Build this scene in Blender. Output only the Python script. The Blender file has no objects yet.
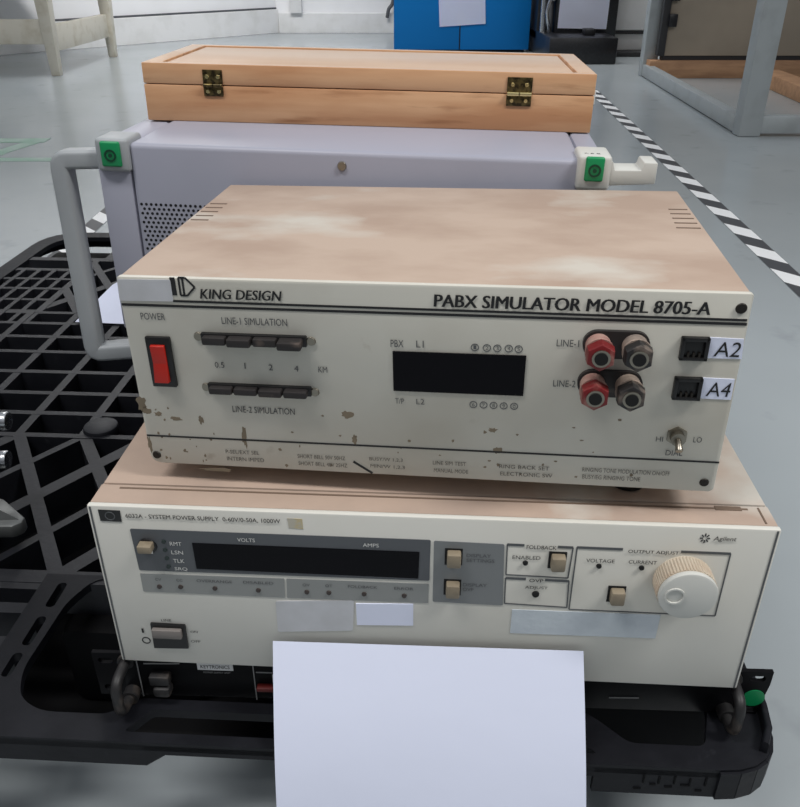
import bpy, bmesh, math, random
from mathutils import Vector, Matrix
random.seed(4)
C = bpy.context.scene.collection
sc = bpy.context.scene
PI = math.pi

# ------------------------------------------------------------------ materials
def s2l(c):
    out = []
    for v in c:
        v = v / 255.0
        out.append(v / 12.92 if v <= 0.04045 else ((v + 0.055) / 1.055) ** 2.4)
    return tuple(out) + (1.0,)

def mat(name, col, rough=0.5, metal=0.0, col2=None, scale=20.0, lo=0.4, hi=0.6, bump=0.0, bscale=200.0,
        stretch=(1, 1, 1), col3=None, scale3=3.0, lo3=0.5, hi3=0.7, spec=0.5, coat=0.0, alpha=1.0, detail=4.0):
    m = bpy.data.materials.new(name); m.use_nodes = True
    nt = m.node_tree; N = nt.nodes; L = nt.links
    b = N['Principled BSDF']
    b.inputs['Roughness'].default_value = rough
    b.inputs['Metallic'].default_value = metal
    b.inputs['Specular IOR Level'].default_value = spec
    b.inputs['Coat Weight'].default_value = coat
    b.inputs['Alpha'].default_value = alpha
    b.inputs['Base Color'].default_value = s2l(col)
    tc = N.new('ShaderNodeTexCoord')
    mp = N.new('ShaderNodeMapping'); mp.inputs['Scale'].default_value = stretch
    L.new(tc.outputs['Object'], mp.inputs['Vector'])
    cur = None
    def layer(cur, base, c2, scale, lo, hi):
        n = N.new('ShaderNodeTexNoise'); n.inputs['Scale'].default_value = scale
        n.inputs['Detail'].default_value = detail
        L.new(mp.outputs['Vector'], n.inputs['Vector'])
        r = N.new('ShaderNodeMapRange'); r.inputs['From Min'].default_value = lo; r.inputs['From Max'].default_value = hi
        L.new(n.outputs['Fac'], r.inputs['Value'])
        mx = N.new('ShaderNodeMix'); mx.data_type = 'RGBA'
        if cur is None: mx.inputs[6].default_value = s2l(base)
        else: L.new(cur, mx.inputs[6])
        mx.inputs[7].default_value = s2l(c2)
        L.new(r.outputs['Result'], mx.inputs[0])
        return mx.outputs[2]
    if col2: cur = layer(cur, col, col2, scale, lo, hi)
    if col3: cur = layer(cur, col, col3, scale3, lo3, hi3)
    if cur is not None: L.new(cur, b.inputs['Base Color'])
    if bump:
        n = N.new('ShaderNodeTexNoise'); n.inputs['Scale'].default_value = bscale; n.inputs['Detail'].default_value = 3
        L.new(mp.outputs['Vector'], n.inputs['Vector'])
        bp = N.new('ShaderNodeBump'); bp.inputs['Strength'].default_value = bump; bp.inputs['Distance'].default_value = 0.002
        L.new(n.outputs['Fac'], bp.inputs['Height']); L.new(bp.outputs['Normal'], b.inputs['Normal'])
    return m

M = {}
M['floor'] = mat('grey epoxy floor', (164, 171, 174), 0.22, 0, (154, 161, 164), 1.3, .35, .7, 0.03, 30, col3=(140, 146, 150), scale3=9, lo3=.62, hi3=.8)
M['wall'] = mat('white painted wall', (236, 236, 238), 0.7, 0, (230, 230, 231), 2, .4, .6)
M['skirting'] = mat('white skirting', (226, 226, 226), 0.5, 0, (212, 212, 210), 6, .45, .7)
M['cream'] = mat('cream painted wood', (206, 201, 188), 0.5, 0, (188, 180, 162), 14, .5, .75)
M['blue'] = mat('blue lacquer', (0, 96, 160), 0.6, spec=.2)
M['paper'] = mat('white paper', (224, 229, 248), 0.7, 0, bump=0.25, bscale=25)
M['black_metal'] = mat('black painted metal', (20, 21, 25), 0.35, 0, (32, 33, 38), 60, .5, .7)
M['chrome'] = mat('chrome', (190, 192, 195), 0.25, 1.0)
M['stand'] = mat('grey painted steel', (158, 164, 166), 0.5, 0, (146, 151, 152), 8, .5, .7)
M['board'] = mat('greyish board', (160, 148, 132), 0.7, 0, (150, 139, 124), 3, .4, .6)
M['timber'] = mat('raw timber', (176, 136, 102), 0.7, 0, (156, 118, 88), 30, .4, .6, stretch=(.2, 1, 1))
M['wood'] = mat('beech wood', (216, 170, 129), 0.5, 0, (192, 139, 98), 26, .40, .62, 0.03, 120, stretch=(.20, 1, 1.6), col3=(160, 110, 72), scale3=60, lo3=.58, hi3=.76, detail=6)
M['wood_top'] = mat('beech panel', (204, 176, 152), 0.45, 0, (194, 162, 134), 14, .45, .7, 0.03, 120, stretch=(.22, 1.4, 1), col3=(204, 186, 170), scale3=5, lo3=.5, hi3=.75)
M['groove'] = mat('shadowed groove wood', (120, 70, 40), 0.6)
M['brass'] = mat('tarnished brass', (112, 98, 62), 0.38, .85, (58, 50, 34), 260, .4, .6)
M['brass_new'] = mat('bright brass', (226, 208, 150), 0.25, 1.0)
M['grey_case'] = mat('lavender grey sheet metal', (162, 163, 177), 0.42, 0, (156, 157, 170), 6, .45, .7)
M['grey_trim'] = mat('grey cast aluminium trim', (160, 164, 167), 0.45, 0, (150, 154, 157), 12, .45, .7)
M['green'] = mat('green plastic', (16, 140, 84), 0.4, 0)
M['green_dark'] = mat('dark green ring', (6, 60, 40), 0.4)
M['white_plastic'] = mat('off white plastic', (206, 206, 200), 0.45)
M['perf'] = mat('perforation hole', (12, 12, 16), 0.8)
M['king_face'] = mat('beige grey enamel', (208, 205, 194), 0.42, 0, (192, 187, 174), 9, .45, .75, col3=(178, 170, 156), scale3=40, lo3=.68, hi3=.8)
M['king_top'] = mat('dusty top sheet', (184, 164, 148), 0.75, 0, (168, 146, 130), 13, .38, .64, 0.05, 400, stretch=(1, 1.6, 1), col3=(194, 187, 176), scale3=8, lo3=.54, hi3=.68, detail=6)
M['vent'] = mat('vent slot', (110, 92, 78), 0.8)
M['ink'] = mat('black ink', (26, 26, 28), 0.6)
M['ink_grey'] = mat('faded ink', (96, 94, 88), 0.6)
M['ink_white'] = mat('white ink', (214, 214, 210), 0.6)
M['ink_mid'] = mat('dim ink', (84, 86, 88), 0.6)
M['silver_sticker'] = mat('blank silver sticker', (206, 206, 210), 0.38, .25, (190, 190, 192), 30, .4, .7)
M['black_plastic'] = mat('black plastic', (18, 17, 18), 0.4, 0)
M['dusty_black'] = mat('dusty black plastic', (36, 32, 32), 0.55, 0, (104, 90, 82), 70, .56, .8)
M['window'] = mat('dark display window', (9, 8, 13), 0.25, spec=.12)
M['rocker_red'] = mat('red rocker', (172, 30, 16), 0.35)
M['post_red'] = mat('red binding post', (112, 14, 18), 0.45, 0, (160, 112, 102), 90, .52, .76)
M['post_black'] = mat('black binding post', (34, 32, 32), 0.45, 0, (150, 134, 122), 80, .55, .8)
M['post_dust_red'] = mat('dusty red collar', (172, 140, 128), 0.8, 0, (150, 98, 92), 60, .5, .7)
M['post_dust'] = mat('dusty grey collar', (170, 152, 138), 0.8, 0, (120, 108, 100), 60, .5, .7)
M['metal'] = mat('worn metal', (150, 144, 132), 0.35, 1.0)
M['screw'] = mat('dark screw', (48, 44, 40), 0.45, .6)
M['stain'] = mat('brown grime', (124, 112, 94), 0.8)
M['ag_face'] = mat('warm white enamel', (216, 214, 206), 0.42, 0, (209, 206, 196), 6, .45, .7)
M['ag_top'] = mat('dusty case top', (180, 158, 142), 0.75, 0, (166, 146, 132), 14, .4, .65, 0.05, 400, col3=(196, 190, 180), scale3=11, lo3=.55, hi3=.7)
M['ag_side'] = mat('grey case side', (96, 94, 90), 0.5)
M['dgrey'] = mat('dark grey panel print', (84, 87, 91), 0.45)
M['mgrey'] = mat('mid grey panel print', (122, 125, 126), 0.45)
M['lgrey'] = mat('light grey panel print', (140, 142, 140), 0.45)
M['button'] = mat('taupe key cap', (138, 126, 106), 0.5, 0, (124, 112, 94), 120, .45, .7)
M['led'] = mat('unlit indicator', (58, 48, 44), 0.35)
M['ledd'] = mat('unlit dark indicator', (34, 46, 44), 0.35)
M['hole'] = mat('black hole', (8, 8, 8), 0.8)
M['knob'] = mat('pale grey knob', (202, 202, 196), 0.42)
M['knob_rim'] = mat('dusty knob rim', (196, 184, 166), 0.6, 0, (180, 158, 136), 60, .45, .7)
M['tape'] = mat('clear adhesive strip', (196, 204, 210), 0.18, 0, (182, 190, 198), 40, .4, .7, 0.15, 150)
M['rocker'] = mat('grey rocker', (118, 112, 108), 0.4)
M['yellow'] = mat('old glue residue', (196, 182, 146), 0.7, 0, (190, 184, 168), 160, .45, .55)
M['pallet'] = mat('black recycled plastic', (27, 28, 33), 0.45, 0, (35, 36, 41), 24, .45, .7, 0.15, 120, col3=(56, 57, 62), scale3=60, lo3=.66, hi3=.85, spec=.35)
M['pallet_rim'] = mat('black moulded plastic', (18, 19, 24), 0.5, 0, (26, 27, 32), 24, .45, .7, 0.12, 120, col3=(46, 47, 52), scale3=60, lo3=.68, hi3=.85, spec=.2)
M['pallet_dark'] = mat('black emboss and underside shade', (8, 8, 10), 0.6, spec=.1)  # near-black puts underside shade into the colour of feet and bottom deck
M['cast'] = mat('grey cast metal', (116, 118, 117), 0.42, .5, (92, 94, 93), 40, .4, .7)
M['unit'] = mat('black rack panel', (13, 13, 16), 0.45, 0, (19, 18, 20), 40, .5, .7, spec=.1)
M['dusty_handle'] = mat('dusty black handle', (30, 29, 30), 0.5, 0, (84, 75, 68), 60, .55, .8)
M['dim_white'] = mat('worn white print', (150, 150, 150), 0.6)
M['red_dark'] = mat('red rocker unlit', (92, 16, 12), 0.5)
M['tape_white'] = mat('white floor tape', (242, 243, 243), 0.45)
M['tape_black'] = mat('dark floor tape', (66, 68, 72), 0.45)
M['mark_green'] = mat('faded green floor paint', (126, 160, 144), 0.45, 0, (152, 170, 163), 18, .4, .7)
M['plinth'] = mat('dark plinth', (44, 44, 46), 0.5)
M['cable'] = mat('grey cable', (84, 86, 90), 0.5)

# ------------------------------------------------------------------ mesh helpers
def merge(dst, src):
    me = bpy.data.meshes.new('tmp'); src.to_mesh(me); src.free()
    dst.from_mesh(me); bpy.data.meshes.remove(me)

def box(bm, x0, x1, y0, y1, z0, z1, bev=0.0, seg=2):
    t = bmesh.new()
    bmesh.ops.create_cube(t, size=1.0)
    sx, sy, sz = x1 - x0, y1 - y0, z1 - z0
    for v in t.verts:
        v.co = Vector(((x0 + x1) / 2 + v.co.x * sx, (y0 + y1) / 2 + v.co.y * sy, (z0 + z1) / 2 + v.co.z * sz))
    if bev: bmesh.ops.bevel(t, geom=t.edges[:], offset=bev, segments=seg, affect='EDGES', profile=0.5)
    merge(bm, t); return bm

def cyl(bm, c, axis, r, h, seg=24, r2=None, bev=0.0):
    """cylinder from point c along axis, length h"""
    t = bmesh.new()
    bmesh.ops.create_cone(t, cap_ends=True, segments=seg, radius1=r, radius2=r if r2 is None else r2, depth=h)
    if bev:
        es = [e for e in t.edges if abs(e.verts[0].co.z - e.verts[1].co.z) < 1e-6]
        bmesh.ops.bevel(t, geom=es, offset=bev, segments=2, affect='EDGES', profile=0.5)
    a = Vector(axis).normalized()
    q = Vector((0, 0, 1)).rotation_difference(a).to_matrix().to_4x4()
    bmesh.ops.transform(t, matrix=Matrix.Translation(Vector(c) + a * h / 2) @ q, verts=t.verts)
    merge(bm, t); return bm

def prism(bm, pts, y0, y1, plane='xz', bev=0.0):
    """polygon pts extruded; plane 'xz' along y, 'xy' along z, 'yz' along x"""
    t = bmesh.new()
    def P(a, b, d):
        return (a, d, b) if plane == 'xz' else ((a, b, d) if plane == 'xy' else (d, a, b))
    A = [t.verts.new(P(a, b, y0)) for a, b in pts]
    B = [t.verts.new(P(a, b, y1)) for a, b in pts]
    n = len(pts)
    t.faces.new(A); t.faces.new(B[::-1])
    for i in range(n): t.faces.new((A[i], B[i], B[(i + 1) % n], A[(i + 1) % n]))
    bmesh.ops.recalc_face_normals(t, faces=t.faces[:])
    if bev: bmesh.ops.bevel(t, geom=t.edges[:], offset=bev, segments=2, affect='EDGES', profile=0.5)
    merge(bm, t); return bm

def sweep(bm, path, sect, up=(0, 1, 0)):
    """sweep a closed section (list of (a,b)) along path; a along side vector, b along up"""
    t = bmesh.new(); path = [Vector(p) for p in path]; up = Vector(up)
    rings = []
    for i, p in enumerate(path):
        d = (path[min(i + 1, len(path) - 1)] - path[max(i - 1, 0)]).normalized()
        s = d.cross(up)
        if s.length < 1e-5: s = d.cross(Vector((1, 0, 0)))
        s.normalize(); u = s.cross(d)
        rings.append([t.verts.new(p + s * a + u * b) for a, b in sect])
    n = len(sect)
    for i in range(len(rings) - 1):
        for k in range(n):
            t.faces.new((rings[i][k], rings[i][(k + 1) % n], rings[i + 1][(k + 1) % n], rings[i + 1][k]))
    t.faces.new(rings[0][::-1]); t.faces.new(rings[-1])
    bmesh.ops.recalc_face_normals(t, faces=t.faces[:])
    merge(bm, t); return bm

def circ(r, n=12, ry=None):
    return [(r * math.cos(2 * PI * k / n), (r if ry is None else ry) * math.sin(2 * PI * k / n)) for k in range(n)]

def rrect(w, h, r, n=4):
    out = []
    for cx, cz, a0 in ((w / 2 - r, h / 2 - r, 0), (-w / 2 + r, h / 2 - r, 90), (-w / 2 + r, -h / 2 + r, 180), (w / 2 - r, -h / 2 + r, 270)):
        for k in range(n + 1):
            a = math.radians(a0 + 90 * k / n); out.append((cx + r * math.cos(a), cz + r * math.sin(a)))
    return out

def smooth_path(pts, n=6):
    """Catmull-Rom"""
    P = [Vector(p) for p in pts]; P = [P[0] * 2 - P[1]] + P + [P[-1] * 2 - P[-2]]
    out = []
    for i in range(1, len(P) - 2):
        for k in range(n):
            t = k / n; a, b, c, d = P[i - 1:i + 3]
            out.append(0.5 * ((2 * b) + (c - a) * t + (2 * a - 5 * b + 4 * c - d) * t * t + (3 * b - a - 3 * c + d) * t ** 3))
    out.append(P[-2]); return out

def fillet(pts, r, n=5):
    """round the corners of an open path"""
    P = [Vector(p) for p in pts]; out = [P[0]]
    for i in range(1, len(P) - 1):
        a = P[i] + (P[i - 1] - P[i]).normalized() * r; b = P[i] + (P[i + 1] - P[i]).normalized() * r
        for k in range(n + 1):
            t = k / n; out.append(a * (1 - t) ** 2 + P[i] * 2 * t * (1 - t) + b * t * t)
    out.append(P[-1]); return out

def filletc(pts, r, n=4):
    """round the corners of a closed 2d polygon; r number or list"""
    P = [Vector((p[0], p[1])) for p in pts]; out = []; m = len(P)
    for i in range(m):
        rr = r[i] if isinstance(r, (list, tuple)) else r
        if rr <= 0: out.append(tuple(P[i])); continue
        a = P[i] + (P[i - 1] - P[i]).normalized() * rr; b = P[i] + (P[(i + 1) % m] - P[i]).normalized() * rr
        for k in range(n + 1):
            t = k / n; q = a * (1 - t) ** 2 + P[i] * 2 * t * (1 - t) + b * t * t; out.append((q.x, q.y))
    return out

def curve_mesh(cu):
    o = bpy.data.objects.new('tmpc', cu); C.objects.link(o)
    dg = bpy.context.evaluated_depsgraph_get(); dg.update()
    me = bpy.data.meshes.new_from_object(o.evaluated_get(dg))
    bpy.data.objects.remove(o); bpy.data.curves.remove(cu)
    return me

def plate(bm, outer, holes, z0, z1):
    """flat plate with holes in the xy plane"""
    cu = bpy.data.curves.new('c', 'CURVE'); cu.dimensions = '2D'; cu.fill_mode = 'BOTH'; cu.extrude = (z1 - z0) / 2
    for poly in [outer] + holes:
        sp = cu.splines.new('POLY'); sp.points.add(len(poly) - 1); sp.use_cyclic_u = True
        for p, (x, y) in zip(sp.points, poly): p.co = (x, y, 0, 1)
    me = curve_mesh(cu)
    t = bmesh.new(); t.from_mesh(me); bpy.data.meshes.remove(me)
    bmesh.ops.translate(t, vec=(0, 0, (z0 + z1) / 2), verts=t.verts)
    bmesh.ops.recalc_face_normals(t, faces=t.faces[:])
    merge(bm, t); return bm

def obj(name, bm, m, parent=None, smooth=True, label=None):
    if isinstance(bm, list):
        for t in bm: o = obj(name, t, m, parent, smooth, label)
        return o
    me = bpy.data.meshes.new(name); bm.to_mesh(me); bm.free()
    for x in (m if isinstance(m, (list, tuple)) else [m]): me.materials.append(x)
    o = bpy.data.objects.new(name, me); C.objects.link(o)
    if parent: o.parent = parent
    if smooth:
        for p in me.polygons: p.use_smooth = True
        try: me.set_sharp_from_angle(angle=math.radians(32))
        except Exception: pass
    if label: o['label'] = label
    return o

def thing(name, label, cat, loc=(0, 0, 0), rot=(0, 0, 0), group=None):
    o = bpy.data.objects.new(name, None); C.objects.link(o); o.empty_display_size = 0.02
    o.location = loc; o.rotation_euler = rot; o['label'] = label; o['category'] = cat
    if group: o['group'] = group
    return o

def tag(o, label, cat, group=None):
    o['label'] = label; o['category'] = cat
    if group: o['group'] = group
    return o

def struct(name, bm, m):
    o = obj(name, bm, m, None, False); o['kind'] = 'structure'; return o

def nb(): return bmesh.new()

def text_bm(items, y=-0.0005):
    """items: (string, (x0,z0), (x1,z1), cap height, shear, bold) on the local xz plane facing -y; a list of meshes"""
    out = []
    for it in items:
        s, a, b, h = it[:4]; sh = it[4] if len(it) > 4 else 0; bo = it[5] if len(it) > 5 else 0
        cu = bpy.data.curves.new('t', 'FONT'); cu.body = s; cu.size = 1.0; cu.resolution_u = 3; cu.shear = sh
        me = curve_mesh(cu)
        if not me.vertices: continue
        cop = [(0, 0)] if not bo else [(-bo, 0), (bo, 0.00003), (0, .00006)]
        xs = [v.co.x for v in me.vertices]; ys = [v.co.y for v in me.vertices]
        mx, Mx = min(xs), max(xs); my, My = min(ys), max(ys)
        zb = (a[1] + b[1]) / 2; tot = bmesh.new()
        for dx, dy in cop:
            t = bmesh.new(); t.from_mesh(me)
            for v in t.verts:
                v.co = Vector((a[0] + (v.co.x + dx - mx + bo) / (Mx - mx + 2 * bo) * (b[0] - a[0]), y - dy, zb + (v.co.y - my) / (My - my) * h))
            merge(tot, t)
        bpy.data.meshes.remove(me); out.append(tot)
    return out

def flat(bm, pts, y0=0.0, y1=-0.0004):
    """thin raised print / sticker on the front plane"""
    return prism(bm, pts, y0, y1)

def line(bm, a, b, w, y0=0.0, y1=-0.0003):
    a = Vector(a); b = Vector(b); d = (b - a).normalized(); n = Vector((-d.y, d.x)) * w / 2
    return prism(bm, [tuple(a - n), tuple(b - n), tuple(b + n), tuple(a + n)], y0, y1)

def ring(bm, c, r, w, y0=0.0, y1=-0.0003, n=20):
    for k in range(n):
        a0 = 2 * PI * k / n; a1 = 2 * PI * (k + 1) / n
        line(bm, (c[0] + r * math.cos(a0), c[1] + r * math.sin(a0)), (c[0] + r * math.cos(a1), c[1] + r * math.sin(a1)), w, y0, y1)
    return bm

# ------------------------------------------------------------------ setting
bm = nb()
v = [bm.verts.new(p) for p in ((-7, -3, 0), (9, -3, 0), (9, 9.5, 0), (-7, 9.5, 0))]; bm.faces.new(v)
struct('floor', bm, M['floor'])
struct('wall_back', box(nb(), -1.12, 9, 8.1, 8.3, 0, 3.0), M['wall'])
struct('baseboard_back', box(nb(), -1.1, 9, 8.075, 8.1, 0, 0.165, 0.004), M['skirting'])
# left wall runs obliquely from the corner towards the left front
A0 = Vector((-1.1, 8.1)); dirL = Vector((-1.446, -1.59)).normalized(); nL = Vector((dirL.y, -dirL.x))  # outward normal
if nL.x > 0: nL = -nL
def wallpoly(off0, off1, l):
    a = A0 + nL * off0; b = A0 + dirL * l + nL * off0; c = A0 + dirL * l + nL * off1; d = A0 + nL * off1
    return [tuple(a), tuple(b), tuple(c), tuple(d)]
struct('wall_left', prism(nb(), wallpoly(0.03, 0.2, 7), 0, 3.0, 'xy'), M['wall'])
struct('baseboard_left', prism(nb(), wallpoly(0.0, 0.03, 7), 0, 0.195, 'xy', 0.004), M['skirting'])
bm = nb(); prism(bm, wallpoly(0.012, 0.03, 7), 0.196, 0.210, 'xy')
struct('shadow_line_1', bm, M['cable'])  # dark strip standing in for the shadow line above the left skirting
o = tag(obj('wall_conduit', box(nb(), -0.985, -0.88, 8.03, 8.1, 0.165, 2.6, 0.006), M['skirting']), 'white vertical conduit on the back wall above the skirting corner', 'conduit')

# floor tapes: diagonal black and white strips
def hazard(name, label, p0, p1, width, period, slant, ph):
    p0 = Vector(p0); p1 = Vector(p1); d = (p1 - p0); Ln = d.length; d.normalize(); n = Vector((d.y, -d.x))
    bm = nb(); k = 0; s = ph
    def P(t, w):
        t = max(0, min(Ln, t)); q = p0 + d * t + n * w; return (q.x, q.y, 0.0012)
    while s < Ln + abs(slant):
        a, b = s, s + period / 2
        q = [P(a, 0), P(b, 0), P(b + slant, width), P(a + slant, width)]
        vs = [bm.verts.new(p) for p in q]
        f = bm.faces.new(vs); f.material_index = k % 2
        s = b; k += 1
    bmesh.ops.recalc_face_normals(bm, faces=bm.faces[:])
    for f in bm.faces:
        if f.normal.z < 0: f.normal_flip()
    o = obj(name, bm, [M['tape_white'], M['tape_black']], None, False)
    return tag(o, label, 'floor tape')
hazard('hazard_tape', 'black and white striped floor tape along the aisle, right of the stacked instruments', (0.806, 1.15), (0.988, 4.6), 0.052, 0.176, -0.056, -0.02)
hazard('hazard_tape', 'short visible bit of striped floor tape behind the left end of the pallet', (-0.829, 1.2), (-0.829, 2.27), 0.047, 0.130, -0.05, -0.099)

# green floor marking
bm = nb()
def fline(bm, a, b, w, h):
    a = Vector(a); b = Vector(b); d = (b - a).normalized(); n = Vector((-d.y, d.x)) * w / 2
    prism(bm, [tuple(a - n), tuple(b - n), tuple(b + n), tuple(a + n)], 0.0, h, 'xy')
fline(bm, (-2.1, 3.17), (-1.35, 3.19), 0.075, .0016); fline(bm, (-1.385, 3.19), (-1.44, 2.97), 0.06, .0013)
fline(bm, (-2.1, 2.955), (-1.41, 2.965), 0.06, .0010); fline(bm, (-1.62, 3.17), (-1.60, 2.96), 0.06, .0007)
fline(bm, (-2.1, 2.85), (-1.2, 2.86), 0.05, .0015)
tag(obj('floor_marking', bm, M['mark_green'], None, False), 'faded green painted outline on the grey floor at the left', 'floor marking')

# white table at left back
t = thing('work_table', 'cream painted wooden table with low rails by the left wall', 'table', (-2.02, 5.1, 0))
def tleg(x, y):
    b = nb(); w0, w1 = 0.026, 0.048
    q = bmesh.new(); vs = []
    for z, w in ((0, w0), (0.68, w1)):
        vs.append([q.verts.new((x + sx * w, y + sy * w, z)) for sx, sy in ((-1, -1), (1, -1), (1, 1), (-1, 1))])
    q.faces.new(vs[0][::-1]); q.faces.new(vs[1])
    for i in range(4): q.faces.new((vs[0][i], vs[0][(i + 1) % 4], vs[1][(i + 1) % 4], vs[1][i]))
    bmesh.ops.bevel(q, geom=q.edges[:], offset=0.006, segments=2, affect='EDGES', profile=.5)
    merge(b, q); return b
for x, y in ((0, 0), (0.02, 1.0), (-1.3, 0), (-1.3, 1.0)): obj('leg', tleg(x, y), M['cream'], t)
bm = nb(); box(bm, -0.02, 0.025, 0.03, 0.97, 0.13, 0.27, 0.004); obj('rail', bm, M['cream'], t)
bm = nb(); box(bm, -1.27, -0.03, -0.02, 0.02, 0.17, 0.30, 0.004); obj('rail', bm, M['cream'], t)
obj('table_top', box(nb(), -1.4, 0.1, -0.1, 1.1, 0.68, 0.72, 0.006), M['cream'], t)

# blue cabinet
t = thing('storage_cabinet', 'tall blue metal cabinet against the back wall', 'cabinet', (-0.045, 6.4, 0))
obj('body', box(nb(), 0, 0.985, 0.02, 0.62, 0.015, 1.5, 0.006), M['blue'], t)
obj('plinth', box(nb(), 0.03, 0.955, 0.05, 0.6, 0, 0.015), M['plinth'], t)
obj('door', box(nb(), 0.004, 0.474, 0.0, 0.02, 0.018, 1.49, 0.004), M['blue'], t)
obj('door', box(nb(), 0.482, 0.981, 0.0, 0.02, 0.018, 1.49, 0.004), M['blue'], t)
obj('seam_strip', box(nb(), 0.474, 0.482, 0.012, 0.022, 0.02, 1.49), M['black_metal'], t)
def sheet(name, w, h, label, loc, rot, cat='paper', nx=6, nz=8, amp=0.0015, group=None):
    bm = nb(); g = [[bm.verts.new((i / nx * w, amp * math.sin(i * 1.7 + k * .9), k / nz * h)) for i in range(nx + 1)] for k in range(nz + 1)]
    for k in range(nz):
        for i in range(nx): bm.faces.new((g[k][i], g[k][i + 1], g[k + 1][i + 1], g[k + 1][i]))
    r = bmesh.ops.solidify(bm, geom=bm.faces[:], thickness=0.0004)
    o = obj(name, bm, M['paper']); o.location = loc; o.rotation_euler = rot
    return tag(o, label, cat, group)
sheet('paper_sheet', 0.33, 0.47, 'white paper sheet taped to the blue cabinet', (0.285, 6.393, 0.17), (0, math.radians(-3.5), 0))
# dark cable beside the cabinet
bm = nb(); sweep(bm, smooth_path([(-0.05, 8.03, 0.6), (-0.06, 8.02, 0.28), (-0.10, 8.02, 0.2), (-0.115, 8.03, 0.13)]), circ(0.016, 8), (1, 0, 0))
tag(obj('wall_cable', bm, M['cable']), 'dark grey cable hanging on the back wall left of the blue cabinet', 'cable')

# black machine
t = thing('test_machine', 'black machine with chrome fittings right of the blue cabinet', 'machine', (0.96, 6.0, 0))
obj('base', box(nb(), 0, 0.44, -0.35, 0.7, 0.0, 0.16, 0.01), M['black_metal'], t)
obj('body', box(nb(), 0.09, 0.50, 0.0, 0.6, 0.10, 1.3, 0.008), M['black_metal'], t)
obj('back_plate', box(nb(), 0.0, 0.18, 0.25, 0.6, 0.1, 1.3, 0.004), M['black_metal'], t)
bm = nb(); cyl(bm, (0.02, 0.10, 0.16), (0, 0, 1), 0.022, 0.9, 16); obj('column', bm, M['chrome'], t)
bm = nb(); cyl(bm, (0.06, -0.02, 0.385), (0, 1, 0), 0.03, 0.1, 20, bev=.006); obj('chrome_fitting', bm, M['chrome'], t)
bm = nb(); cyl(bm, (0.065, 0.08, 0.16), (0, 0, 1), 0.018, 0.22, 16); obj('valve', bm, M['cable'], t)
bm = nb(); sweep(bm, smooth_path([(0.0, 0.05, 0.5), (0.05, 0.02, 0.4), (0.03, 0.02, 0.28), (0.06, 0.04, 0.17)]), circ(0.012, 8), (0, 1, 0)); obj('hose', bm, M['chrome'], t)
bm = nb(); box(bm, 0.25, 0.32, -0.2, -0.1, 0.16, 0.2, .006); obj('latch', bm, M['black_metal'], t)
sheet('paper_sheet', 0.33, 0.47, 'white paper sheet taped to the black machine', (1.062, 5.992, 0.190), (0, math.radians(1), 0))

# white cabinet right of the machine
t = thing('white_cabinet', 'white cabinet with dark protruding base between the machine and steel frame', 'cabinet', (1.46, 6.2, 0))
obj('body', box(nb(), 0.04, 0.27, 0.05, 0.5, 0.03, 1.3, 0.005), M['skirting'], t)
obj('door', box(nb(), 0.045, 0.265, 0.03, 0.05, 0.16, 1.28, 0.004), M['skirting'], t)
obj('seam_strip', box(nb(), 0.045, 0.265, 0.035, 0.05, 0.135, 0.155), M['plinth'], t)
obj('base', box(nb(), -0.04, 0.29, -0.1, 0.52, 0.0, 0.03, .004), M['plinth'], t)

# grey steel frame
t = thing('steel_frame', 'open grey square tube frame standing on the floor at the right', 'frame', (1.32, 3.26, 0))
T = 0.075
for x, y in ((0, 0), (0.09, 1.8), (2.0, 0), (2.09, 1.8)): obj('post', box(nb(), x, x + T * 1.15, y, y + T, 0, 1.5, 0.006), M['stand'], t)
bm = nb(); prism(bm, [(0.003, 0.04), (T - .02, 0.04), (0.09 + T - .02, 1.8), (0.093, 1.8)], 0.004, 0.066, 'xy', 0.004); obj('rail', bm, M['stand'], t)
bm = nb(); prism(bm, [(2.003, 0.04), (2 + T - .02, 0.04), (2.09 + T - .02, 1.8), (2.093, 1.8)], 0.004, 0.066, 'xy', 0.004); obj('rail', bm, M['stand'], t)
obj('rail', box(nb(), T, 2.0, 0.006, 0.06, 0.012, 0.075, 0.004), M['stand'], t)
obj('rail', box(nb(), T, 2.0, 0.006, 0.06, 1.42, 1.49, 0.004), M['stand'], t)
# crate behind / inside the frame
t = thing('wooden_crate', 'beige board crate on timber runners inside the grey steel frame', 'crate', (1.5, 4.98, 0))
obj('panel', box(nb(), 0.0, 1.7, 0.02, 0.06, 0.118, 1.3, 0.003), M['board'], t)
obj('gap_strip', box(nb(), 0.0, 1.7, 0.03, 0.07, 0.094, 0.118), M['plinth'], t)
obj('runner', box(nb(), -0.07, 1.7, 0.0, 0.08, 0.0, 0.094, 0.004), M['timber'], t)
bm = nb(); prism(bm, [(0.47, -0.2), (0.59, -0.2), (0.52, -1.4), (0.38, -1.4)], 0.0, 0.07, 'xy', 0.004); obj('runner', bm, M['timber'], t)
obj('edge_strip', box(nb(), -0.035, 0.005, 0.0, 0.05, 0.118, 1.3, 0.003), M['plinth'], t)
for z in (0.27, 0.4): obj('bracket', box(nb(), 0.0, 0.045, -0.02, 0.03, z, z + 0.065, 0.004), M['black_metal'], t)

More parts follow.
